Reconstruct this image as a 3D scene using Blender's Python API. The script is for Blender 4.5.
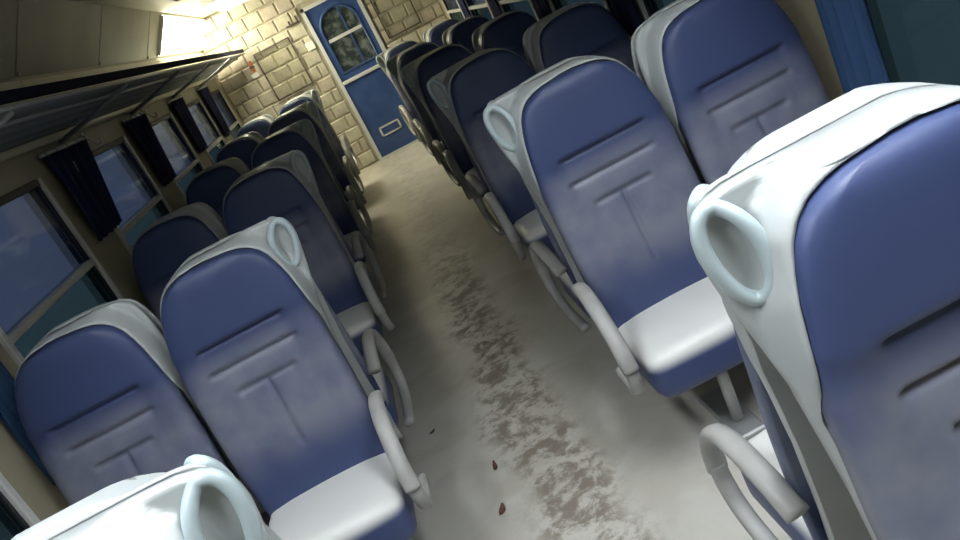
import bpy, bmesh, math, random
from mathutils import Vector, Matrix
random.seed(7)
for o in list(bpy.data.objects): bpy.data.objects.remove(o, do_unlink=True)
sc = bpy.context.scene
COL = sc.collection
PI = math.pi

# ------------------------------------------------------------------ camera
YAW, PITCH, ROLL, FPX, EYE = 0.0289, 0.3284, 0.4792, 818.97, 1.6927
cy_, sy_, cp_, sp_ = math.cos(YAW), math.sin(YAW), math.cos(PITCH), math.sin(PITCH)
F = Vector((sy_*cp_, cy_*cp_, -sp_)); R0 = Vector((cy_, -sy_, 0)); U0 = R0.cross(F)
Rv = R0*math.cos(ROLL) - U0*math.sin(ROLL); Uv = R0*math.sin(ROLL) + U0*math.cos(ROLL)
cam = bpy.data.cameras.new('camera'); cam.sensor_width = 36; cam.lens = FPX/960*36
cam.clip_start = .02
camo = bpy.data.objects.new('camera', cam); COL.objects.link(camo)
m = Matrix.Identity(4)
for i in range(3):
    m[i][0] = Rv[i]; m[i][1] = Uv[i]; m[i][2] = -F[i]
m.translation = Vector((0, 0, EYE)); camo.matrix_world = m
sc.camera = camo

# ------------------------------------------------------------------ world: dusk outside the windows
w = bpy.data.worlds.new('world'); sc.world = w; w.use_nodes = True
bg = w.node_tree.nodes['Background']; bg.inputs[0].default_value = (.20, .25, .38, 1); bg.inputs[1].default_value = .60

# ------------------------------------------------------------------ lamp strengths and exposure
NEAR_LAMP, FAR_LAMP, COVE_LAMP = 40.0, 34.0, 17.0
NEAR_COL, FAR_COL = (.90, .95, 1.0), (1.0, .93, .68)
vs = sc.view_settings
vs.view_transform = 'Standard'; vs.look = 'None'; vs.exposure = 0.0; vs.gamma = 1.0; vs.use_curve_mapping = False

# ------------------------------------------------------------------ materials
def mat(name, color, rough=.5, metal=0., noise=None, bump=None, spec=.5, coat=0.):
    """noise=(scale, other colour, low, high, detail); bump=(scale, strength, distance)"""
    M = bpy.data.materials.new(name); M.use_nodes = True
    nt = M.node_tree; b = nt.nodes['Principled BSDF']
    b.inputs['Base Color'].default_value = (*color, 1); b.inputs['Roughness'].default_value = rough
    b.inputs['Metallic'].default_value = metal; b.inputs['Specular IOR Level'].default_value = spec
    b.inputs['Coat Weight'].default_value = coat
    tc = nt.nodes.new('ShaderNodeTexCoord')
    if noise:
        s, c2, lo, hi, det = noise
        n = nt.nodes.new('ShaderNodeTexNoise'); n.inputs['Scale'].default_value = s; n.inputs['Detail'].default_value = det
        r = nt.nodes.new('ShaderNodeValToRGB'); r.color_ramp.elements[0].position = lo; r.color_ramp.elements[1].position = hi
        r.color_ramp.elements[0].color = (*color, 1); r.color_ramp.elements[1].color = (*c2, 1)
        nt.links.new(tc.outputs['Object'], n.inputs['Vector']); nt.links.new(n.outputs['Fac'], r.inputs['Fac'])
        nt.links.new(r.outputs['Color'], b.inputs['Base Color'])
    if bump:
        s, st, d = bump
        n = nt.nodes.new('ShaderNodeTexNoise'); n.inputs['Scale'].default_value = s; n.inputs['Detail'].default_value = 4
        bp = nt.nodes.new('ShaderNodeBump'); bp.inputs['Strength'].default_value = st; bp.inputs['Distance'].default_value = d
        nt.links.new(tc.outputs['Object'], n.inputs['Vector']); nt.links.new(n.outputs['Fac'], bp.inputs['Height'])
        nt.links.new(bp.outputs['Normal'], b.inputs['Normal'])
    return M

def vinyl_back():
    """blue vinyl, greyer in the lumbar area (a patch with soft outline on the object itself)"""
    M = mat('vinyl_back', (.03, .045, .17), .48, bump=(160, .12, .002))
    nt = M.node_tree; b = nt.nodes['Principled BSDF']; N = nt.nodes.new; Lk = nt.links.new
    tc = N('ShaderNodeTexCoord'); sx = N('ShaderNodeSeparateXYZ'); Lk(tc.outputs['Object'], sx.inputs[0])
    n = N('ShaderNodeTexNoise'); n.inputs['Scale'].default_value = 5; n.inputs['Detail'].default_value = 4; Lk(tc.outputs['Object'], n.inputs['Vector'])
    def mr(src, a, b_, c, d):
        q = N('ShaderNodeMapRange'); q.interpolation_type = 'SMOOTHSTEP'
        for k, v in zip((1, 2, 3, 4), (a, b_, c, d)): q.inputs[k].default_value = v
        Lk(src, q.inputs[0]); return q.outputs[0]
    def mul(a, b_):
        q = N('ShaderNodeMath'); q.operation = 'MULTIPLY'; Lk(a, q.inputs[0]); Lk(b_, q.inputs[1]); return q.outputs[0]
    top = mr(sx.outputs[2], .92, 1.04, 1, 0); low = mr(sx.outputs[2], .52, .72, 0, 1)
    nz = mr(n.outputs['Fac'], .3, .65, .35, 1)
    f = mul(mul(top, low), nz)
    mx = N('ShaderNodeMix'); mx.data_type = 'RGBA'; mx.inputs[6].default_value = (.042, .062, .155, 1); mx.inputs[7].default_value = (.20, .21, .265, 1)
    Lk(f, mx.inputs[0]); Lk(mx.outputs[2], b.inputs['Base Color'])
    return M

def vinyl_pan():
    """seat cushion: pale grey towards the top, blue below"""
    M = mat('vinyl_pan', (.03, .045, .17), .42, bump=(160, .12, .002))
    nt = M.node_tree; b = nt.nodes['Principled BSDF']; N = nt.nodes.new; Lk = nt.links.new
    tc = N('ShaderNodeTexCoord'); sx = N('ShaderNodeSeparateXYZ'); Lk(tc.outputs['Object'], sx.inputs[0])
    q = N('ShaderNodeMapRange'); q.interpolation_type = 'SMOOTHSTEP'
    for k, v in zip((1, 2, 3, 4), (.415, .455, 0, 1)): q.inputs[k].default_value = v
    Lk(sx.outputs[2], q.inputs[0])
    mx = N('ShaderNodeMix'); mx.data_type = 'RGBA'; mx.inputs[6].default_value = (.042, .062, .155, 1); mx.inputs[7].default_value = (.70, .70, .67, 1)
    Lk(q.outputs[0], mx.inputs[0]); Lk(mx.outputs[2], b.inputs['Base Color'])
    return M

def floor_mat():
    M = mat('floor_lino', (.4, .4, .37), .38)
    nt = M.node_tree; b = nt.nodes['Principled BSDF']; N = nt.nodes.new; Lk = nt.links.new
    tc = N('ShaderNodeTexCoord'); sx = N('ShaderNodeSeparateXYZ'); Lk(tc.outputs['Object'], sx.inputs[0])
    def noise(s, d, dist=0, ro=.55):
        n = N('ShaderNodeTexNoise'); n.inputs['Scale'].default_value = s; n.inputs['Detail'].default_value = d
        n.inputs['Distortion'].default_value = dist; n.inputs['Roughness'].default_value = ro
        Lk(tc.outputs['Object'], n.inputs['Vector']); return n.outputs['Fac']
    def mr(src, a, b_, c=0., d=1.):
        q = N('ShaderNodeMapRange'); q.interpolation_type = 'SMOOTHSTEP'
        for k, v in zip((1, 2, 3, 4), (a, b_, c, d)): q.inputs[k].default_value = v
        Lk(src, q.inputs[0]); return q.outputs[0]
    def op(o, a, b_):
        q = N('ShaderNodeMath'); q.operation = o
        for k, v in ((0, a), (1, b_)):
            if isinstance(v, (int, float)): q.inputs[k].default_value = v
            else: Lk(v, q.inputs[k])
        return q.outputs[0]
    # walked band along the aisle, off to one side, with a wandering edge
    ax = op('ADD', op('ADD', sx.outputs[0], .02), op('MULTIPLY', op('SUBTRACT', noise(2.2, 3), .5), .30))
    d = op('ABSOLUTE', ax, 0)
    band = mr(d, .09, .22, 1, 0)
    dirt = op('MULTIPLY', op('MULTIPLY', band, mr(sx.outputs[1], 4.2, 6.5, 1., .3)), mr(noise(9, 10, .25, .74), .43, .58))
    broad = mr(noise(2.6, 6, .8), .40, .66)
    curls = op('MULTIPLY', mr(d, .15, .32, 1, 0), mr(op('ABSOLUTE', op('SUBTRACT', noise(22, 5, .6), .5), 0), 0, .02, 1, 0))
    def mix(f, a, c2):
        mx = N('ShaderNodeMix'); mx.data_type = 'RGBA'; Lk(f, mx.inputs[0])
        if isinstance(a, tuple): mx.inputs[6].default_value = (*a, 1)
        else: Lk(a, mx.inputs[6])
        mx.inputs[7].default_value = (*c2, 1); return mx.outputs[2]
    c = mix(op('MULTIPLY', broad, .6), (.63, .61, .55), (.48, .45, .385))
    c = mix(op('MULTIPLY', curls, .22), c, (.30, .27, .23))
    c = mix(op('MULTIPLY', dirt, .8), c, (.19, .145, .10))
    Lk(c, b.inputs['Base Color'])
    Lk(mr(dirt, 0, 1, .36, .6), b.inputs['Roughness'])
    return M

def pane_mat(name, tint, thru):
    M = bpy.data.materials.new(name); M.use_nodes = True; nt = M.node_tree; nt.nodes.clear(); N = nt.nodes.new
    out = N('ShaderNodeOutputMaterial'); t = N('ShaderNodeBsdfTransparent'); t.inputs[0].default_value = (*thru, 1)
    g = N('ShaderNodeBsdfGlossy'); g.inputs['Color'].default_value = (*tint, 1); g.inputs['Roughness'].default_value = .06
    lw_ = N('ShaderNodeLayerWeight'); lw_.inputs[0].default_value = .5
    pw = N('ShaderNodeMath'); pw.operation = 'POWER'; pw.inputs[1].default_value = 4; nt.links.new(lw_.outputs['Facing'], pw.inputs[0])
    fr = N('ShaderNodeMath'); fr.operation = 'MULTIPLY_ADD'; fr.inputs[1].default_value = .5; fr.inputs[2].default_value = .05; nt.links.new(pw.outputs[0], fr.inputs[0])
    tc = N('ShaderNodeTexCoord'); n = N('ShaderNodeTexNoise'); n.inputs['Scale'].default_value = 3; n.inputs['Detail'].default_value = 3
    bp = N('ShaderNodeBump'); bp.inputs['Strength'].default_value = .05; bp.inputs['Distance'].default_value = .02
    L = nt.links.new; L(tc.outputs['Object'], n.inputs['Vector']); L(n.outputs['Fac'], bp.inputs['Height']); L(bp.outputs[0], g.inputs['Normal'])
    mx = N('ShaderNodeMixShader'); L(fr.outputs[0], mx.inputs[0]); L(t.outputs[0], mx.inputs[1]); L(g.outputs[0], mx.inputs[2]); L(mx.outputs[0], out.inputs[0])
    return M

def emit(name, color, strength):
    M = bpy.data.materials.new(name); M.use_nodes = True; nt = M.node_tree; b = nt.nodes['Principled BSDF']
    b.inputs['Base Color'].default_value = (.8, .8, .8, 1); b.inputs['Emission Color'].default_value = (*color, 1); b.inputs['Emission Strength'].default_value = strength
    return M

def dots_mat():
    M = mat('rack_mesh', (.05, .055, .06), .5, .4)
    nt = M.node_tree; b = nt.nodes['Principled BSDF']; N = nt.nodes.new; L = nt.links.new
    tc = N('ShaderNodeTexCoord'); v = N('ShaderNodeTexVoronoi'); v.inputs['Scale'].default_value = 70; v.inputs['Randomness'].default_value = 0
    L(tc.outputs['Object'], v.inputs['Vector'])
    r = N('ShaderNodeValToRGB'); r.color_ramp.elements[0].position = .25; r.color_ramp.elements[1].position = .4
    r.color_ramp.elements[0].color = (.03, .03, .03, 1); r.color_ramp.elements[1].color = (.42, .45, .43, 1)
    L(v.outputs['Distance'], r.inputs['Fac']); L(r.outputs['Color'], b.inputs['Base Color'])
    return M

M_BACK, M_PAN, M_FLOOR = vinyl_back(), vinyl_pan(), floor_mat()
M_SHELL = mat('shell_plastic', (.43, .455, .45), .36, noise=(6, (.38, .405, .405), .4, .7, 3))
M_HANDLE = mat('handle_plastic', (.40, .48, .50), .30)
M_ARM = mat('armrest_plastic', (.38, .38, .36), .42, noise=(9, (.30, .30, .28), .4, .7, 3))
M_DARK = mat('dark_metal', (.05, .05, .055), .5, .6)
M_LEG = mat('leg_metal', (.5, .52, .52), .4, .3)
M_WALL = mat('wall_laminate', (.42, .385, .27), .5, noise=(3, (.34, .31, .215), .35, .7, 4))
M_COVE = mat('cove_panel', (.62, .59, .48), .55, noise=(2.5, (.54, .51, .41), .35, .7, 5))
M_STRIP = mat('cove_strip', (.72, .67, .50), .5)
M_CEIL = mat('ceiling_panel', (.62, .58, .45), .55)
M_ALU = mat('aluminium', (.74, .74, .70), .38, .15)
M_CURT = mat('curtain_navy', (.04, .048, .14), .8, bump=(220, .25, .002))
M_CURTB = mat('curtain_blue', (.07, .16, .35), .8, bump=(220, .25, .002))
M_UPPER = pane_mat('upper_glass', (.55, .60, .70), (.58, .62, .68))
M_LOWER = pane_mat('lower_glass', (.45, .60, .60), (.40, .50, .46))
M_RACK = dots_mat()
M_RAIL = mat('rack_rail', (.42, .43, .45), .4, .3)
M_NAVY = mat('rack_fascia', (.012, .013, .03), .9, spec=.1)
M_DOOR = mat('door_blue', (.035, .075, .23), .3, noise=(5, (.05, .10, .27), .4, .65, 4))
M_DFRAME = mat('door_frame', (.62, .64, .66), .4)
M_DGLASS = mat('door_glass', (.03, .04, .045), .12, noise=(9, (.16, .19, .18), .45, .7, 3))
M_WHITE = mat('white_plastic', (.8, .8, .78), .4)
M_RED = mat('red_brown', (.38, .14, .07), .5)
M_BROWN = mat('dark_brown', (.07, .05, .04), .5)
M_MORTAR = mat('mortar', (.44, .41, .32), .8)
BR = [mat('brick_cream_%d' % i, c, .75, noise=(12, tuple(v*.8 for v in c), .4, .7, 4), bump=(40, .5, .006))
      for i, c in enumerate([(.64, .61, .49), (.58, .55, .44), (.68, .65, .53), (.60, .54, .45), (.55, .52, .42)])]
M_BLADE = mat('added_blade_grey', (.30, .30, .30), .5)
M_CLEAR = pane_mat('acrylic', (.5, .5, .5), (.985, .985, .97))

# ------------------------------------------------------------------ mesh helpers
def link(name, me, material, parent=None):
    o = bpy.data.objects.new(name, me); COL.objects.link(o)
    if material and not me.materials: me.materials.append(material)
    if parent: o.parent = parent
    return o
def fin(bm, name, smooth=False):
    bmesh.ops.recalc_face_normals(bm, faces=bm.faces)
    me = bpy.data.meshes.new(name); bm.to_mesh(me); bm.free()
    if smooth:
        for p in me.polygons: p.use_smooth = True
    return me
def add_box(bm, x0, x1, y0, y1, z0, z1):
    vs_ = [bm.verts.new(p) for p in ((x0,y0,z0),(x1,y0,z0),(x1,y1,z0),(x0,y1,z0),(x0,y0,z1),(x1,y0,z1),(x1,y1,z1),(x0,y1,z1))]
    for f in ((3,2,1,0),(4,5,6,7),(0,1,5,4),(1,2,6,5),(2,3,7,6),(3,0,4,7)): bm.faces.new([vs_[i] for i in f])
def box_me(name, *b, bevel=0, seg=2, smooth=False):
    bm = bmesh.new(); add_box(bm, *b)
    if bevel: bmesh.ops.bevel(bm, geom=list(bm.edges), offset=bevel, segments=seg, profile=.5, affect='EDGES')
    return fin(bm, name, smooth)
def sweep(bm, path, rx, rz, n=10, side=Vector((1, 0, 0)), closed=False):
    """tube along path; cross-section half-size rx along `side`, rz along the in-plane normal"""
    pts = [Vector(p) for p in path]; rings = []
    L = len(pts)
    for i, p in enumerate(pts):
        a = pts[(i-1) % L] if (closed or i > 0) else p; b = pts[(i+1) % L] if (closed or i < L-1) else p
        t = (b-a).normalized(); s = (side - t*side.dot(t)).normalized(); nn = t.cross(s)
        rings.append([bm.verts.new(p + s*rx*math.cos(2*PI*k/n) + nn*rz*math.sin(2*PI*k/n)) for k in range(n)])
    for i in range(L if closed else L-1):
        A, B = rings[i], rings[(i+1) % L]
        for k in range(n): bm.faces.new((A[k], A[(k+1) % n], B[(k+1) % n], B[k]))
    if not closed:
        bm.faces.new(rings[0]); bm.faces.new(rings[-1])
def smooth_path(pts, sub=5):
    P = [Vector(p) for p in pts]; out = []
    for i in range(len(P)-1):
        p0, p1, p2, p3 = P[max(i-1,0)], P[i], P[i+1], P[min(i+2,len(P)-1)]
        for k in range(sub):
            t = k/sub
            out.append(.5*((2*p1)+(p2-p0)*t+(2*p0-5*p1+4*p2-p3)*t*t+(3*p1-p0-3*p2+p3)*t**3))
    out.append(P[-1]); return out
def tube_me(name, path, r, n=10, side=Vector((0,0,1)), rz=None):
    bm = bmesh.new(); sweep(bm, path, r, rz or r, n, side); return fin(bm, name, True)
def tag(o, label, cat, group=None, kind=None):
    o['label'] = label; o['category'] = cat
    if group: o['group'] = group
    if kind: o['kind'] = kind
    return o
def empty(name, loc, rz=0):
    o = bpy.data.objects.new(name, None); COL.objects.link(o); o.location = loc; o.rotation_euler = (0, 0, rz); o.empty_display_size = .1
    return o
def interp(tab, z):
    if z <= tab[0][0]: return tab[0][1]
    for (a, va), (b, vb) in zip(tab, tab[1:]):
        if z <= b:
            t = (z-a)/(b-a); return va+(vb-va)*t
    return tab[-1][1]
def sstep(a, b, x):
    t = min(1, max(0, (x-a)/(b-a))); return t*t*(3-2*t)

# ------------------------------------------------------------------ layout
XL, XR = -1.49, 1.42           # side walls
Y0, Y1 = -1.60, 10.86          # rear wall, end wall (with the door)
ZC = 2.52                      # ceiling
PITCH_Y = 1.60
ROWS = [1.06 + PITCH_Y*k for k in range(6)]
WIN_FAR = [2.39+1.62*k for k in range(-1, 6)]
WIN_W, WZ0, WZR, WZ1 = 1.14, .74, 1.28, 1.72

# ------------------------------------------------------------------ structure: floor, ceiling, walls
fl = link('floor', box_me('floor', XL-.1, XR+.1, Y0-.1, Y1+.1, -.08, 0), M_FLOOR)
tag(fl, 'worn beige linoleum floor of the aisle with muddy marks', 'floor', kind='structure')
ce = link('ceiling', box_me('ceiling', XL+.24, XR-.24, Y0-.1, Y1+.1, ZC, ZC+.06), M_CEIL)
tag(ce, 'cream flat ceiling above the aisle', 'ceiling', kind='structure')
def slab(name, prof, ya, yb, t, material, parent):
    """a bevelled panel between two (x,z) points, thickness t outward"""
    (xa, za), (xb, zb) = prof
    d = Vector((xb-xa, 0, zb-za)).normalized(); n = Vector((-d.z, 0, d.x))
    if n.z < 0: n = -n
    bm = bmesh.new(); P = [Vector((xa,0,za)), Vector((xb,0,zb)), Vector((xb,0,zb))+n*t, Vector((xa,0,za))+n*t]
    A = [bm.verts.new(p+Vector((0,ya,0))) for p in P]; B = [bm.verts.new(p+Vector((0,yb,0))) for p in P]
    bm.faces.new(A); bm.faces.new(B[::-1])
    for k in range(4): bm.faces.new((A[k], B[k], B[(k+1)%4], A[(k+1)%4]))
    bmesh.ops.bevel(bm, geom=list(bm.edges), offset=.006, segments=1, affect='EDGES')
    return link(name, fin(bm, name), material, parent)
SEAMS = [Y0-.1] + [6.1+1.56*k for k in range(-4, 4)]
SEAMS = [s for s in SEAMS if s < Y1-.3] + [Y1+.05]
screw = tube_me('screw', [(0,0,0),(.012,0,-.006)], .012, 8, Vector((0,1,0)))
for sgn, X in ((1, XL), (-1, XR)):
    for a, b in zip(SEAMS, SEAMS[1:]):
        slab('cove_panel', ((X, 2.19), (X+sgn*.245, ZC)), a+.006, b-.006, .03, M_COVE, ce)
        slab('cove_strip', ((X+sgn*.0, 2.155), (X+sgn*.055, 2.07)), a+.004, b-.004, -.02, M_STRIP, ce) if False else None
        s = link('screw', screw, M_ALU, ce); s.location = (X+sgn*.012, a+.02, 2.205)
    bm = bmesh.new(); add_box(bm, min(X-sgn*.30, X+sgn*.26), max(X-sgn*.30, X+sgn*.26), Y0-.1, Y1+.1, ZC+.055, ZC+.1)
    link('roof_cap', fin(bm, 'roof_cap'), M_DARK, ce)

def side_wall(name, X, sgn, lab):
    """wall with real window openings; sgn points into the car"""
    bm = bmesh.new(); xo = X - sgn*.10
    xa, xb = min(X, xo), max(X, xo)
    add_box(bm, xa, xb, Y0-.1, Y1+.1, -.02, WZ0)
    add_box(bm, xa, xb, Y0-.1, Y1+.1, WZ1, 2.6)
    e = Y0-.1
    for yf in WIN_FAR:
        add_box(bm, xa, xb, e, yf-WIN_W, WZ0, WZ1); e = yf
    add_box(bm, xa, xb, e, Y1+.1, WZ0, WZ1)
    o = link(name, fin(bm, name), M_WALL); tag(o, lab, 'wall', kind='structure')
    # lit strip between rack and cove, in lengths
    for a, b in zip(SEAMS, SEAMS[1:]):
        q = box_me('wall_strip', min(X, X+sgn*.014), max(X, X+sgn*.014), a+.004, b-.004, 1.98, 2.175, bevel=.003, seg=1)
        link('wall_strip', q, M_STRIP, o)
    return o
wl = side_wall('wall_left', XL, 1, 'olive cream side wall with windows behind the left seats')
wr = side_wall('wall_right', XR, -1, 'olive cream side wall with windows behind the right seats')
wb = link('wall_back', box_me('wall_back', XL-.1, XR+.1, Y0-.1, Y0, -.02, 2.6), M_WALL)
tag(wb, 'plain cream end wall behind the viewer', 'wall', kind='structure')
for nm, X, sgn in (('baseboard_left', XL, 1), ('baseboard_right', XR, -1)):
    o = link(nm, box_me(nm, min(X, X+sgn*.03), max(X, X+sgn*.03), Y0, Y1-.06, 0, .13, bevel=.008), M_DARK)
    tag(o, 'dark skirting along the foot of the %s wall' % nm[10:], 'baseboard', kind='structure')

# ------------------------------------------------------------------ end wall with cream bricks, blue door
DX0, DX1, DZ = -.19, .545, 2.10
YW = Y1                                   # mortar face
bm = bmesh.new()
add_box(bm, XL-.1, DX0, YW, YW+.08, -.02, 2.6); add_box(bm, DX1, XR+.1, YW, YW+.08, -.02, 2.6); add_box(bm, DX0, DX1, YW, YW+.08, DZ, 2.6)
we = link('wall_end', fin(bm, 'wall_end'), M_MORTAR); tag(we, 'cream block end wall around the blue door', 'wall', kind='structure')
BW, BH = .212, .178
def brick_me(wd, seed):
    random.seed(seed); bm = bmesh.new(); add_box(bm, 0, wd, -.034, .01, 0, BH-.016)
    for v in bm.verts:
        if v.co.y < 0: v.co.y += (-.012 if v.co.z > .05 else .016) + random.uniform(-.004, .004)
    bmesh.ops.bevel(bm, geom=[e for e in bm.edges if e.verts[0].co.y < 0 and e.verts[1].co.y < 0], offset=.012, segments=1, affect='EDGES')
    return fin(bm, 'brick')
full = [brick_me(BW-.014, i) for i in range(5)]
for i, b_ in enumerate(full): b_.materials.append(BR[i])
random.seed(3)
z = .02; row = 0
while z < 2.47:
    for xa, xb in ([(XL, DX0-.03), (DX1+.03, XR)] if z < DZ-.02 else [(XL, XR)]):
        x = xa - (BW*.5 if row % 2 else 0)
        while x < xb-.02:
            s, e = max(x, xa), min(x+BW, xb)
            if e-s > .03:
                if abs(e-s-BW) < .001: me = random.choice(full); o = bpy.data.objects.new('brick', me); COL.objects.link(o); o.parent = we
                else:
                    me = brick_me(e-s-.014, int(x*1000)+row); me.materials.append(random.choice(BR)); o = link('brick', me, None, we)
                o.location = (s+.007, YW, z)
            x += BW
    z += BH; row += 1
# door
dr = empty('door_1', ((DX0+DX1)/2, YW-.01, 0)); tag(dr, 'blue door with arched window and letter slot in the end wall', 'door', kind='structure')
hw = (DX1-DX0)/2
def dpart(name, me, m, par=None): return link(name, me, m, par or dr)
bm = bmesh.new(); add_box(bm, -hw, -hw+.045, -.05, .03, 0, DZ); add_box(bm, hw-.045, hw, -.05, .03, 0, DZ); add_box(bm, -hw, hw, -.05, .03, DZ-.045, DZ)
dpart('door_frame', fin(bm, 'door_frame'), M_DFRAME)
# leaf with an arched opening
AW, AZ0, AZS = .235, 1.20, 1.72     # half-width, sill, spring line
acx = .0
def arch(r, z0, n=16):
    return [(acx-r, z0)] + [(acx+r*math.cos(PI-PI*k/n), AZS+r*math.sin(PI-PI*k/n)*1.0) for k in range(n+1)] + [(acx+r, z0)]
bm = bmesh.new()
lw, lt = hw-.047, DZ-.047
inner = arch(AW, AZ0)
def tolerp(p):
    x, z_ = p
    return p
for yy in (-.012, .02):
    pass
# front and back skins as strips around the opening
def skin(yy):
    V = {}
    def v(x, z_):
        k = (round(x,5), round(z_,5))
        if k not in V: V[k] = bm.verts.new((x, yy, z_))
        return V[k]
    bm.faces.new([v(-lw, .01), v(lw, .01), v(lw, AZ0), v(AW, AZ0), v(-AW, AZ0), v(-lw, AZ0)])
    arcp = inner[1:-1]; half = len(arcp)//2
    bm.faces.new([v(-lw, AZ0), v(-AW, AZ0), v(*arcp[0]), v(-lw, AZS)])
    bm.faces.new([v(lw, AZ0), v(lw, AZS), v(*arcp[-1]), v(AW, AZ0)])
    bm.faces.new([v(-lw, AZS)] + [v(*p) for p in arcp[:half+1]] + [v(0, lt), v(-lw, lt)])
    bm.faces.new([v(lw, lt), v(0, lt)] + [v(*p) for p in arcp[half:]] + [v(lw, AZS)])
    return V
Va = skin(-.015); Vb = skin(.025)
ring = [(round(x,5), round(z_,5)) for x, z_ in inner]
for k in range(len(ring)):
    a, b_ = ring[k], ring[(k+1) % len(ring)]
    if a != b_: bm.faces.new((Va[a], Va[b_], Vb[b_], Vb[a]))
dpart('door_leaf', fin(bm, 'door_leaf'), M_DOOR)
bm = bmesh.new(); sweep(bm, [(x, -.018, z_) for x, z_ in arch(AW+.012, AZ0-.012)], .016, .018, 8, Vector((0,1,0)), closed=True)
wf = dpart('arched_window_frame', fin(bm, 'arched_window_frame', True), M_DOOR)
bm = bmesh.new(); bm.faces.new([bm.verts.new((x, .004, z_)) for x, z_ in inner]); r_ = bmesh.ops.extrude_face_region(bm, geom=list(bm.faces))
for v in r_['geom']:
    if isinstance(v, bmesh.types.BMVert): v.co.y += .008
dpart('window_pane', fin(bm, 'window_pane'), M_DGLASS, wf)
dpart('glazing_bar', box_me('glazing_bar', -AW, AW, -.014, .002, 1.585, 1.625), M_DFRAME, wf)
dpart('mullion', box_me('mullion', -.012+.06, .012+.06, -.010, .002, AZ0, AZS+AW-.012), M_DOOR, wf)
dpart('rail', box_me('rail', -lw, lw, -.045, -.012, 1.055, 1.10, bevel=.008), M_DFRAME)
lb = empty('letter_slot', (.0, -.015, .315)); lb.parent = dr; lb.location = (-.045, -.016, .315)
bm = bmesh.new()
for b_ in ((-.145,.145,.045,.065),(-.145,.145,-.065,-.045),(-.145,-.12,-.065,.065),(.12,.145,-.065,.065)): add_box(bm, b_[0], b_[1], -.014, 0, b_[2], b_[3])
link('slot_frame', fin(bm, 'slot_frame'), M_DFRAME, lb)
link('slot_flap', box_me('slot_flap', -.12, .12, -.006, 0, -.045, .045), M_DOOR, lb)
bm = bmesh.new(); bmesh.ops.create_uvsphere(bm, u_segments=12, v_segments=8, radius=.028, matrix=Matrix.Translation((.27, -.06, .62)))
sweep(bm, [(.27,-.01,.62),(.27,-.06,.62)], .012, .012, 8, Vector((1,0,0)))
dpart('knob', fin(bm, 'knob', True), M_DFRAME)
dpart('threshold', box_me('threshold', -hw, hw, -.06, .03, 0, .02), M_DFRAME)

# frames hung on the end wall, white notice, peg bracket, red fitting
def hung_frame(loc, w_, h_, lab):
    t = empty('wall_frame', loc); bm = bmesh.new(); b_ = .016
    for q in ((-w_/2,w_/2,h_/2-b_,h_/2),(-w_/2,w_/2,-h_/2,-h_/2+b_),(-w_/2,-w_/2+b_,-h_/2,h_/2),(w_/2-b_,w_/2,-h_/2,h_/2)): add_box(bm, q[0], q[1], -.012, .012, q[2], q[3])
    link('frame', fin(bm, 'frame'), M_BROWN, t)
    link('clear_pane', box_me('clear_pane', -w_/2+.01, w_/2-.01, -.002, .002, -h_/2+.01, h_/2-.01), M_CLEAR, t)
    tag(t, lab, 'frame')
hung_frame((-.71, YW-.064, 1.57), .49, .63, 'thin dark rectangular frame on the block wall left of the blue door')
hung_frame((.87, YW-.064, 1.62), .46, .63, 'thin dark rectangular frame on the block wall right of the blue door')
tag(link('notice', box_me('notice', -.335, -.225, YW-.056, YW-.048, 1.62, 1.72), M_WHITE), 'small white notice on the wall beside the door frame', 'notice')
t = empty('peg_bracket', (-.345, YW-.05, 1.985)); tag(t, 'small dark bracket with upright pegs above the white notice', 'bracket')
link('bar', box_me('bar', -.09, .09, -.03, .0, -.012, .012, bevel=.004), M_BROWN, t)
for x, h_ in ((-.03, .045), (.075, .07)): link('peg', box_me('peg', x-.012, x+.012, -.028, -.004, .012, .012+h_, bevel=.004), M_BROWN, t)
t = empty('emergency_fitting', (-1.04, YW-.05, 1.70)); tag(t, 'small red-brown fitting on the end wall below the luggage rack end', 'fitting')
link('body', box_me('body', -.022, .022, -.03, 0, 0, .14, bevel=.006), M_RED, t)
link('clip', box_me('clip', -.03, .03, -.036, 0, .05, .075, bevel=.004), M_BROWN, t)
link('label_plate', box_me('label_plate', -.06, .03, -.008, 0, -.07, -.015), M_WHITE, t)

# ------------------------------------------------------------------ windows (structure)
n_win = 0
def make_window(X, sgn, yf, lab):
    global n_win; n_win += 1
    t = empty('window_%d' % n_win, (X, yf-WIN_W/2, 0)); tag(t, lab, 'window', kind='structure')
    h = WIN_W/2; i0 = .018 if sgn > 0 else -.018; b_ = .035
    def fb(name, ya, yb, za, zb, xin, xout, m, par=None):
        x0, x1 = sorted((sgn*xin, -sgn*xout)); return link(name, box_me(name, x0, x1, ya, yb, za, zb, bevel=(0 if 'pane' in name else .004), seg=1), m, par or t)
    fb('jamb', -h, -h+b_, WZ0, WZ1, .018, .09, M_ALU); fb('jamb', h-b_, h, WZ0, WZ1, .018, .09, M_ALU)
    fb('head', -h+b_, h-b_, WZ1-b_, WZ1, .012, .09, M_DARK); fb('sill', -h+b_, h-b_, WZ0, WZ0+b_, .018, .09, M_ALU)
    fb('middle_rail', -h+b_, h-b_, WZR-.016, WZR+.016, .016, .06, M_ALU)
    fb('upper_pane', -h+b_-.005, h-b_+.005, WZR+.012, WZ1-b_+.005, -.008, .020, M_UPPER)
    fb('lower_pane', -h+b_-.005, h-b_+.005, WZ0+b_-.005, WZR-.012, -.008, .020, M_LOWER)
    # gasket just inside far jamb
    fb('gasket', h-b_-.014, h-b_, WZ0+b_, WZ1-b_, .004, .05, M_DARK)
ORD = ['nearest', 'second', 'third', 'fourth', 'fifth', 'sixth', 'seventh']
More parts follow.
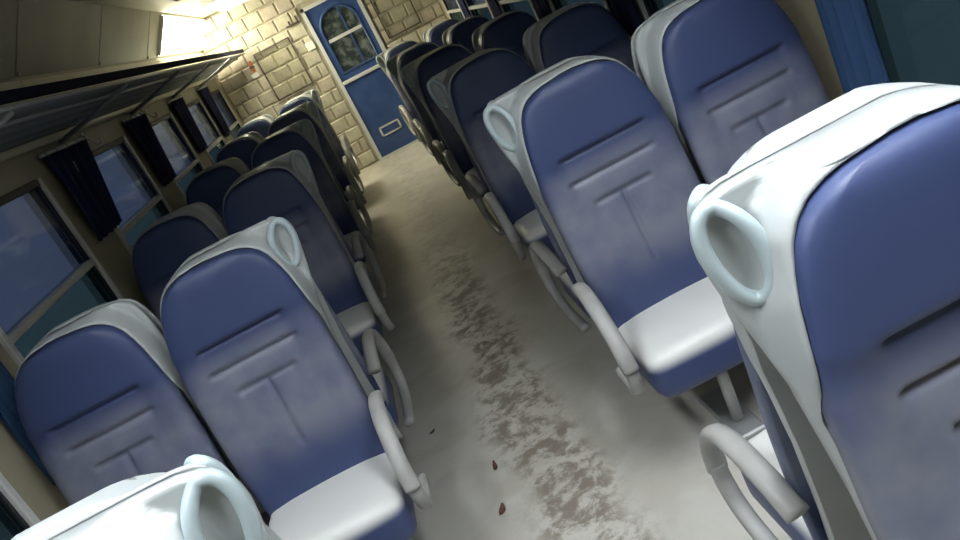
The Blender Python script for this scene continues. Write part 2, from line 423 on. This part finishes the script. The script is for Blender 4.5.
for i, yf in enumerate(WIN_FAR):
    make_window(XL, 1, yf, '%s%s two-pane train window along the left wall' % (ORD[i], '' if i == 0 else ' nearest'))
    make_window(XR, -1, yf, '%s%s two-pane train window along the right wall' % (ORD[i], '' if i == 0 else ' nearest'))

# ------------------------------------------------------------------ curtains
def curtain(X, sgn, ya, yb, zt, zb, m, lab, gather=.0, folds=5):
    bm = bmesh.new(); NY, NZ = 40, 14
    rows = []
    for j in range(NZ+1):
        v = j/NZ; zz = zt+(zb-zt)*v; rr = []
        for i in range(NY+1):
            u = i/NY; yy = ya+(yb-ya)*u; yy = yy - gather*u*v
            x = sgn*(.030+.014*math.sin(u*folds*2*PI+.6*math.sin(3*v)) + .006*math.sin(9*u+4*v))
            rr.append(bm.verts.new((x, yy-(ya+yb)/2, zz - .003*math.sin(u*folds*2*PI)*(v > .99))))
        rows.append(rr)
    for j in range(NZ):
        for i in range(NY): bm.faces.new((rows[j][i], rows[j][i+1], rows[j+1][i+1], rows[j+1][i]))
    r = bmesh.ops.solidify(bm, geom=list(bm.faces), thickness=.004)
    t = empty('curtain', (X, (ya+yb)/2, 0)); tag(t, lab, 'curtain', 'window curtains')
    link('fabric', fin(bm, 'fabric', True), m, t)
    bmr = bmesh.new(); sweep(bmr, [(sgn*.03, -(yb-ya)/2-.03, zt+.012), (sgn*.03, (yb-ya)/2+.03, zt+.012)], .009, .009, 8, Vector((1,0,0)))
    link('curtain_rod', fin(bmr, 'curtain_rod', True), M_ALU, t)
    for k in range(5):
        y = (k/4-.5)*(yb-ya)*.92
        bmk = bmesh.new(); sweep(bmk, [(sgn*.03+.012*math.cos(a), y, zt+.010+.012*math.sin(a)) for a in [2*PI*q/10 for q in range(10)]], .003, .003, 6, Vector((0,1,0)), closed=True)
        link('ring', fin(bmk, 'ring', True), M_RAIL, t)
    return t
CL = [(2.54, 2.74, .86, M_CURTB, .0), (4.14, 4.86, 1.33, M_CURT, .28), (5.76, 6.40, 1.31, M_CURT, .22), (7.4, 8.0, 1.31, M_CURT, .2), (9.0, 9.6, 1.25, M_CURT, .2)]
WORD = ['nearest', 'second', 'third', 'fourth', 'fifth']
for i, (ya, yb, zb, m_, g) in enumerate(CL):
    curtain(XL, 1, ya, yb, 1.79, zb, m_, ('long blue curtain behind the nearest left window seat' if i == 0 else '%s short navy curtain along the left wall, counting from the viewer' % WORD[i]), g)
CR = [(2.21, 2.47, .60, M_CURTB, 0), (4.0, 4.4, 1.0, M_CURT, 0), (5.62, 6.0, 1.0, M_CURT, 0), (7.2, 7.6, 1.0, M_CURT, 0), (8.8, 9.2, 1.0, M_CURT, 0)]
for i, (ya, yb, zb, m_, g) in enumerate(CR):
    curtain(XR, -1, ya, yb, 1.79, zb, m_, ('long bright blue curtain at the nearest right window' if i == 0 else '%s navy curtain along the right wall, counting from the viewer' % WORD[i]), g, 4)
# coat hooks near the curtain tops
hook_path = smooth_path([(0,0,.03),(.03,0,.0),(.05,0,-.03),(.075,0,-.03),(.08,0,.0)], 4)
bm = bmesh.new(); sweep(bm, hook_path, .006, .006, 8, Vector((0,1,0))); hook_me = fin(bm, 'hook', True)
bm = bmesh.new(); add_box(bm, 0, .008, -.02, .02, 0, .06); plate_me = fin(bm, 'hook_plate')
for i, y in enumerate((4.93, 6.49)):
    t = empty('coat_hook', (XL, y, 1.77)); tag(t, '%s white coat hook under the luggage rack on the left wall' % ('nearer' if i == 0 else 'farther'), 'hook', 'coat hooks')
    link('hook', hook_me, M_WHITE, t); link('hook_plate', plate_me, M_WHITE, t)

# ------------------------------------------------------------------ luggage racks
def rack(X, sgn, lab):
    ys, ye = Y0+.05, Y1-.10; xf = X+sgn*.46; zf, zb = 1.945, 1.862
    t = empty('luggage_rack', (X, 0, zb)); tag(t, lab, 'luggage rack', 'luggage racks')
    def rel(p): return (p[0]-X, p[1], p[2]-zb)
    for nm, x, z_, r in (('front_rail', xf, zf, .010), ('rear_rail', X+sgn*.025, zb, .022), ('middle_rail', X+sgn*.35, zb+.058, .009)):
        link(nm, tube_me(nm, [rel((x, ys, z_)), rel((x, ye, z_))], r), M_STRIP if nm == 'rear_rail' else M_DARK if nm == 'lip_rail' else M_RAIL, t)
    x0, x1 = sorted((sgn*.455, sgn*.468)); link('front_fascia', box_me('front_fascia', x0, x1, ys, ye, zf-zb+.014, zf-zb+.056, bevel=.004, seg=1), M_NAVY, t)
    ks = [4.55+1.6*k for k in range(-3, 4)]
    for y in ks:
        link('bracket', tube_me('bracket', [rel((X+sgn*.0, y, zb-.035)), rel((X+sgn*.2, y, zb+.005)), rel((xf-sgn*.01, y, zf-.012))], .013, 8, Vector((0,1,0))), M_RAIL, t)
    es = [ys]+ks+[ye]
    for a, b in zip(es, es[1:]):
        bm = bmesh.new(); P = [(X+sgn*.03, zb+.012), (xf-sgn*.01, zf+.0), (xf-sgn*.01, zf+.004), (X+sgn*.03, zb+.016)]
        A = [bm.verts.new(rel((x, a+.01, z_))) for x, z_ in P]; B = [bm.verts.new(rel((x, b-.01, z_))) for x, z_ in P]
        bm.faces.new(A); bm.faces.new(B[::-1])
        for k in range(4): bm.faces.new((A[k], B[k], B[(k+1)%4], A[(k+1)%4]))
        link('mesh_panel', fin(bm, 'mesh_panel'), M_RACK, t)
rack(XL, 1, 'dark perforated metal luggage rack above the left windows')
rack(XR, -1, 'dark perforated metal luggage rack above the right windows')

# ------------------------------------------------------------------ ceiling lamps (far left one and the two nearest are lit)
LL = 1.7
bm = bmesh.new()
add_box(bm, -.17, .17, -LL/2, LL/2, -.02, 0)
for b_ in ((-.17,-.155,-LL/2,LL/2),(.155,.17,-LL/2,LL/2),(-.155,.155,-LL/2,-LL/2+.015),(-.155,.155,LL/2-.015,LL/2)): add_box(bm, *b_, -.076, -.02)
HOUS = fin(bm, 'housing'); HOUS.materials.append(M_DFRAME)
BLADE = box_me('added_blade', -.155, .155, -.003, .003, -.074, -.035); BLADE.materials.append(M_BLADE)  # unseen blades, added to cut off the lamps' light at low angles
def lamp(x, y, strength, col, lab):
    t = empty('ceiling_lamp', (x, y, ZC-.001)); tag(t, lab, 'lamp', 'ceiling lamps')
    link('housing', HOUS, None, t)
    link('diffuser', box_me('diffuser', -.15, .15, -LL/2+.02, LL/2-.02, -.034, -.02), emit('lamp_light', col, strength) if strength else M_WHITE, t)
    for k in range(16):
        b = link('added_blade', BLADE, None, t); b.location = (0, -LL/2+.1*(k+1), 0)
LX = (-.80, .72)
for k, y in enumerate((.85, 3.6, 6.4, 9.6)):
    for s, x in enumerate(LX):
        st, c = 0, NEAR_COL
        if k == 0: st = NEAR_LAMP*(.78, 1.02)[s]
        if k == 3 and s == 0: st, c = FAR_LAMP, FAR_COL
        lamp(x, y, st, c, '%s ceiling lamp on the %s, %s' % (['nearest', 'second', 'third', 'farthest'][k], ['left', 'right'][s],
             'glowing warm' if (st and k == 3) else 'glowing cool white' if st else 'switched off'))

# lit diffuser panel in the left cove near the end wall
t = empty('cove_lamp', (XL+.1225, 9.3, 2.355)); tag(t, 'glowing warm light panel in the left cove beside the end wall', 'lamp')
dv = Vector((.245, 0, ZC-2.19)).normalized(); nv = Vector((dv.z, 0, -dv.x))
def cove_box(name, w0, w1, y0, y1, d0, d1, m_):
    bm = bmesh.new(); add_box(bm, w0, w1, y0, y1, d0, d1)
    for v in bm.verts: v.co = dv*v.co.x + nv*v.co.z + Vector((0, v.co.y, 0))
    link(name, fin(bm, name), m_, t)
cove_box('diffuser', -.165, .165, -1.20, 1.45, .012, .030, emit('cove_light', FAR_COL, COVE_LAMP))
cove_box('tray', -.185, .185, -1.23, 1.48, .002, .012, M_DFRAME)
cove_box('end_cap', -.175, .175, -1.23, -1.20, .012, .034, M_DFRAME)

# ------------------------------------------------------------------ seats
WT = [(.36,.222),(.45,.231),(.60,.239),(.76,.242),(.95,.239),(1.05,.231),(1.12,.220),(1.17,.207),(1.20,.195),(1.225,.178),(1.245,.154),(1.258,.122),(1.265,.09),(1.268,.055),(1.270,.02)]
WTO = [(.36,.222),(.45,.231),(.60,.239),(.76,.242),(.95,.239),(1.05,.226),(1.12,.209),(1.17,.190),(1.20,.174),(1.225,.156),(1.245,.130),(1.258,.100),(1.265,.072),(1.268,.045),(1.270,.018)]
def ys(z): return -.003 - .105*(1.29-z)/.85          # rear face of the shell (leans back towards the top)
def cushion_me(s):
    bm = bmesh.new(); NX = 76
    zs = []; z = .40
    while z < 1.15: zs.append(z); z += .0085
    zs += [1.15+.1195*math.sin(PI/2*k/16) for k in range(17)]
    front, back = [], []
    for z in zs:
        wz, wo = interp(WT, z), interp(WTO, z); fr, bk = [], []
        for i in range(NX+1):
            u = -1+2*i/NX; x = (wz if u*s > 0 else wo)*math.copysign(abs(u)**.95, u)
            edge = max(0, 1-abs(u)**6)**.5
            tope = max(0, 1-max(0, (z-1.17)/.100)**5)**.5; bot = sstep(.39, .44, z)*.4+.6
            T = .054 + .016*sstep(1.0, 1.05, z) + .012*math.exp(-((z-.66)/.12)**2)
            d = T*(.62+.38*min(edge, tope))*bot
            d += .012*sstep(.55, .9, abs(u))*(1-sstep(1.0, 1.05, z))*edge      # side bolsters
            ax = abs(x)
            for z0, wd, dep in ((1.03, .165, .011), (.945, .165, .010), (.862, .115, .010)):
                S = 1-sstep(wd-.03, wd, ax)
                d -= dep*math.exp(-((z-z0)/.0075)**2)*S
                d -= .008*math.exp(-max(0, (z0-z))/.03)*S*(1 if z < z0 else 0)
            d -= .014*math.exp(-((x+.0)/.008)**2)*sstep(.60, .64, z)*(1-sstep(.85, .862, z))
            yb = ys(z)-.062
            fr.append(bm.verts.new((x, yb-d, z-.006*sstep(1.16, 1.27, z)))); bk.append(bm.verts.new((x, yb+.004, z)))
        front.append(fr); back.append(bk)
    for G, fl_ in ((front, 0), (back, 1)):
        for a, b in zip(G, G[1:]):
            for i in range(NX): bm.faces.new((a[i], a[i+1], b[i+1], b[i]))
    for a, b in zip(range(len(zs)-1), range(1, len(zs))):
        bm.faces.new((front[a][0], front[b][0], back[b][0], back[a][0])); bm.faces.new((front[a][NX], front[b][NX], back[b][NX], back[a][NX]))
    for i in range(NX):
        bm.faces.new((front[0][i], front[0][i+1], back[0][i+1], back[0][i])); bm.faces.new((front[-1][i], front[-1][i+1], back[-1][i+1], back[-1][i]))
    return fin(bm, 'backrest_cushion', True)
# shell outline: square shoulder on the aisle side, sloping one on the other
WA = [(.30,.20),(.36,.212),(.45,.220),(.60,.226),(.76,.231),(.86,.239),(.95,.248),(1.10,.247),(1.17,.241),(1.21,.233),(1.235,.224),(1.254,.209),(1.267,.188),(1.275,.155),(1.280,.11)]
WO = [(.30,.20),(.36,.212),(.45,.220),(.60,.226),(.76,.231),(.86,.238),(.95,.246),(1.05,.236),(1.12,.220),(1.17,.202),(1.20,.187),(1.225,.170),(1.245,.146),(1.258,.120),(1.268,.094),(1.275,.07),(1.280,.04)]
EAR = [(.88,.225),(.92,.240),(.96,.248),(1.0,.256),(1.05,.266),(1.10,.278),(1.15,.288),(1.20,.294),(1.225,.292),(1.245,.285),(1.262,.272),(1.271,.255),(1.278,.22),(1.2801,.17)]
OUTL = [(sg*interp(tb, z_), z_) for sg, tb in ((-1, WT), (1, WTO)) for z_ in [.40+.02*k for k in range(38)]+[1.15+.12*math.sin(PI/2*k/30) for k in range(31)]] + [(.003*k, 1.270) for k in range(-6, 7)]
RCX, RCZ, RWX, RWZ = .250, 1.190, .034, .074      # carrying-loop centre and half sizes
def loop_dims(ear): return (RCX, RWX) if ear == 1 else (RCX-.020, RWX-.007)      # the door-facing seats have a smaller loop
def shell_me(s, ear):
    """s: side of the aisle in local x; ear: with the carrying-handle flap"""
    bm = bmesh.new()
    zs = [.30+.02*k for k in range(44)] + [1.18+.088*math.sin(PI/2*k/16) for k in range(1, 17)] + [1.2715, 1.275, 1.278, 1.280]
    KA, KI, KO = 16, 10, 8
    fr, bk = [], []
    for z in zs:
        wa, wo, wt, wq = interp(WA, z), interp(WO, z), interp(WT, z), interp(WTO, z)
        if z > 1.269: wt = wq = .02
        wa = max(wa, interp(EAR, z) if ear == 1 else min(interp(EAR, z), .240+(interp(EAR, z)-.240)*.5)) if ear else wa+.016*sstep(.92, 1.02, z)
        wt = min(wt, wa-.006); wq = min(wq, wo-.006)
        X = [-wa + (wa-wt-.0015)*(1-(1-k/KA)**1.0) for k in range(KA+1)] + [-wt + (wt+wq)*k/KI for k in range(KI+1)] + [wq+.0015+(wo-wq-.0015)*k/KO for k in range(KO+1)]
        a_, b_ = [], []
        for n_, xl in enumerate(X):           # xl: aisle side is negative
            inside = KA < n_ <= KA+KI+1 and z < 1.2685
            dist = 0 if inside else min(math.hypot(xl-q[0], z-q[1]) for q in OUTL)
            rim = .056+.042*sstep(.88, 1.05, z)
            f = .054 if inside else rim + (.020-rim)*sstep(.005, .030, dist)
            if ear and -xl > .15:
                cx_, wx_ = loop_dims(ear); q = math.hypot((-xl-cx_)/wx_, (z-RCZ)/RWZ)
                f = min(f, .009+(f-.009)*sstep(.70, 1.05, q))
            tt = min(xl+wa, wo-xl, max(0, 1.281-z)*1.2)
            c = max(0, 1-tt/.014); k_ = 1-c*c*.45
            b_.append(bm.verts.new((-s*xl, ys(z), z))); a_.append(bm.verts.new((-s*xl, ys(z)-f*k_, z)))
        fr.append(a_); bk.append(b_)
    NX = len(fr[0])-1
    for G in (fr, bk):
        for a, b in zip(G, G[1:]):
            for i in range(NX): bm.faces.new((a[i], a[i+1], b[i+1], b[i]))
    for a in range(len(zs)-1):
        for i in (0, NX): bm.faces.new((fr[a][i], fr[a+1][i], bk[a+1][i], bk[a][i]))
    for i in range(NX):
        for j in (0, -1): bm.faces.new((fr[j][i], fr[j][i+1], bk[j][i+1], bk[j][i]))
    return fin(bm, 'shell', True)
def handle_me(s, ear):
    bm = bmesh.new(); P = []; cx_, wx_ = loop_dims(ear)
    for k in range(40):
        a = 2*PI*k/40; z = math.sin(a); x = math.cos(a)
        zz = RCZ+RWZ*z
        xl = (cx_ + .008*z) + wx_*(1+.14*z)*x
        P.append((s*xl, ys(zz)-.022-.030*sstep(.250, .210, xl), zz))
    sweep(bm, P, .012, .012, 10, Vector((0,1,0)), closed=True)
    return fin(bm, 'handle', True)
def pan_me():
    bm = bmesh.new(); add_box(bm, -.236, .236, -.548, -.150, .312, .470)
    bmesh.ops.bevel(bm, geom=[e for e in bm.edges], offset=.045, segments=5, profile=.5, affect='EDGES')
    bmesh.ops.subdivide_edges(bm, edges=[e for e in bm.edges if e.calc_length() > .1], cuts=8, use_grid_fill=True)
    for v in bm.verts:
        fx = 1-(v.co.x/.236)**2
        if v.co.z > .43: v.co.z += .010*fx - .012*sstep(-.40, -.2, v.co.y)
        if v.co.y < -.40: v.co.y -= .014*fx
    return fin(bm, 'seat_cushion', True)
def arm_me(s):
    P = smooth_path([(s*.262,-.12,.590),(s*.272,-.20,.640),(s*.278,-.32,.655),(s*.28,-.42,.615),(s*.28,-.49,.53),(s*.28,-.515,.455)], 5)
    bm = bmesh.new(); sweep(bm, P, .026, .018, 12, Vector((1,0,0)))
    return fin(bm, 'armrest_pad', True)
def strut_me(s):
    P = smooth_path([(s*.28,-.505,.475),(s*.28,-.505,.42),(s*.278,-.465,.36),(s*.272,-.36,.318),(s*.262,-.20,.305)], 5)
    bm = bmesh.new(); sweep(bm, P, .022, .014, 10, Vector((1,0,0)))
    return fin(bm, 'armrest_strut', True)
def frame_me():
    bm = bmesh.new(); add_box(bm, -.19, .19, -.45, -.13, .285, .316); bmesh.ops.bevel(bm, geom=list(bm.edges), offset=.008, segments=1, affect='EDGES')
    return fin(bm, 'seat_frame')
def leg_me():
    bm = bmesh.new(); sweep(bm, [(0,-.40,.30),(0,-.36,.02)], .020, .020, 12, Vector((1,0,0)))
    return fin(bm, 'leg', True)
def foot_me():
    bm = bmesh.new(); add_box(bm, -.05, .05, -.46, -.14, .0, .022); bmesh.ops.bevel(bm, geom=list(bm.edges), offset=.006, segments=1, affect='EDGES')
    return fin(bm, 'foot')
CUSHS = {s: cushion_me(s) for s in (-1, 1)}
PAN, FRM, LEG, FOOT = pan_me(), frame_me(), leg_me(), foot_me()
PAN.materials.append(M_PAN); FRM.materials.append(M_DARK); LEG.materials.append(M_LEG); FOOT.materials.append(M_LEG)
SHELL = {(s, e): shell_me(s, e) for s in (-1, 1) for e in (0, 1, 2)}
HND = {(s, e): handle_me(s, e) for s in (-1, 1) for e in (1, 2)}; ARM = {s: arm_me(s) for s in (-1, 1)}; STR = {s: strut_me(s) for s in (-1, 1)}
for d_, m_ in ((CUSHS, M_BACK), (SHELL, M_SHELL), (HND, M_HANDLE), (ARM, M_ARM), (STR, M_ARM)):
    for q in d_.values(): q.materials.append(m_)
NUM = ['first', 'second', 'third', 'fourth', 'fifth', 'sixth']
def seat(x, y, facing, side_, ear, lab):
    """facing 0: towards the camera, 1: towards the door; ear in local coordinates"""
    t = empty('train_seat', (x, y, 0), PI if facing else 0); tag(t, lab, 'seat', 'blue train seats')
    link('backrest_cushion', CUSHS[side_], None, t)
    sh = link('shell', SHELL[(side_, ear)], None, t)
    link('seat_cushion', PAN, None, t)
    fr = link('seat_frame', FRM, None, t)
    lg = link('leg', LEG, None, t); link('foot', FOOT, None, lg)
    if ear:
        link('handle', HND[(side_, ear)], None, sh)
        ar = link('armrest', ARM[side_], None, t); link('armrest_strut', STR[side_], None, ar)
    return t
for k, yc in enumerate(ROWS):
    for side, xs in (('left', (-.69, -1.195)), ('right', (.603, 1.108))):
        for col_, x in zip(('aisle', 'window'), xs):
            e = 1 if col_ == 'aisle' else 0; a = 1 if side == 'left' else -1
            seat(x, yc, 0, a, e, 'blue %s seat facing the camera on the %s, %s row counting from the camera' % (col_, side, NUM[k]))
            seat(x, yc, 1, -a, 2*e, 'blue %s seat facing the door on the %s, behind the %s camera-facing row' % (col_, side, NUM[k]))

# ------------------------------------------------------------------ litter on the aisle floor
M_LEAF = mat('dry_leaf', (.13, .06, .04), .7)
M_PAPER = mat('paper_scrap', (.75, .72, .62), .7)
def scrap(name, loc, l, w_, rz, m_, lab, cat):
    bm = bmesh.new(); top, bot = [], []
    n_ = 14
    for k in range(n_):
        a = 2*PI*k/n_; x = l*math.cos(a); y = w_*math.sin(a)*(1-.25*math.cos(a)) + .08*w_*math.sin(5*a)
        z = .003+.006*(x/l)**2
        top.append(bm.verts.new((x, y, z+.0015))); bot.append(bm.verts.new((x, y, z-.0015)))
    ct, cb = bm.verts.new((0, 0, .0035)), bm.verts.new((0, 0, .0))
    for k in range(n_):
        q = (k+1) % n_
        bm.faces.new((top[k], top[q], ct)); bm.faces.new((bot[q], bot[k], cb)); bm.faces.new((top[k], bot[k], bot[q], top[q]))
    o = link(name, fin(bm, name), m_); o.location = loc; o.rotation_euler = (0, 0, rz); tag(o, lab, cat)
scrap('dry_leaf', (-.250, 2.51, 0), .030, .012, 1.3, M_LEAF, 'larger reddish brown leaf on the aisle floor nearest the camera', 'leaf')
scrap('dry_leaf', (-.219, 2.79, 0), .034, .009, 1.5, M_LEAF, 'thin dark brown leaf on the floor just beyond the larger leaf', 'leaf')
scrap('dry_leaf', (-.425, 3.29, 0), .016, .008, .6, M_LEAF, 'tiny brown leaf on the floor by the left armrests', 'leaf')
scrap('paper_scrap', (-.27, 8.1, 0), .05, .025, .4, M_PAPER, 'small pale paper scrap on the far aisle floor', 'scrap')
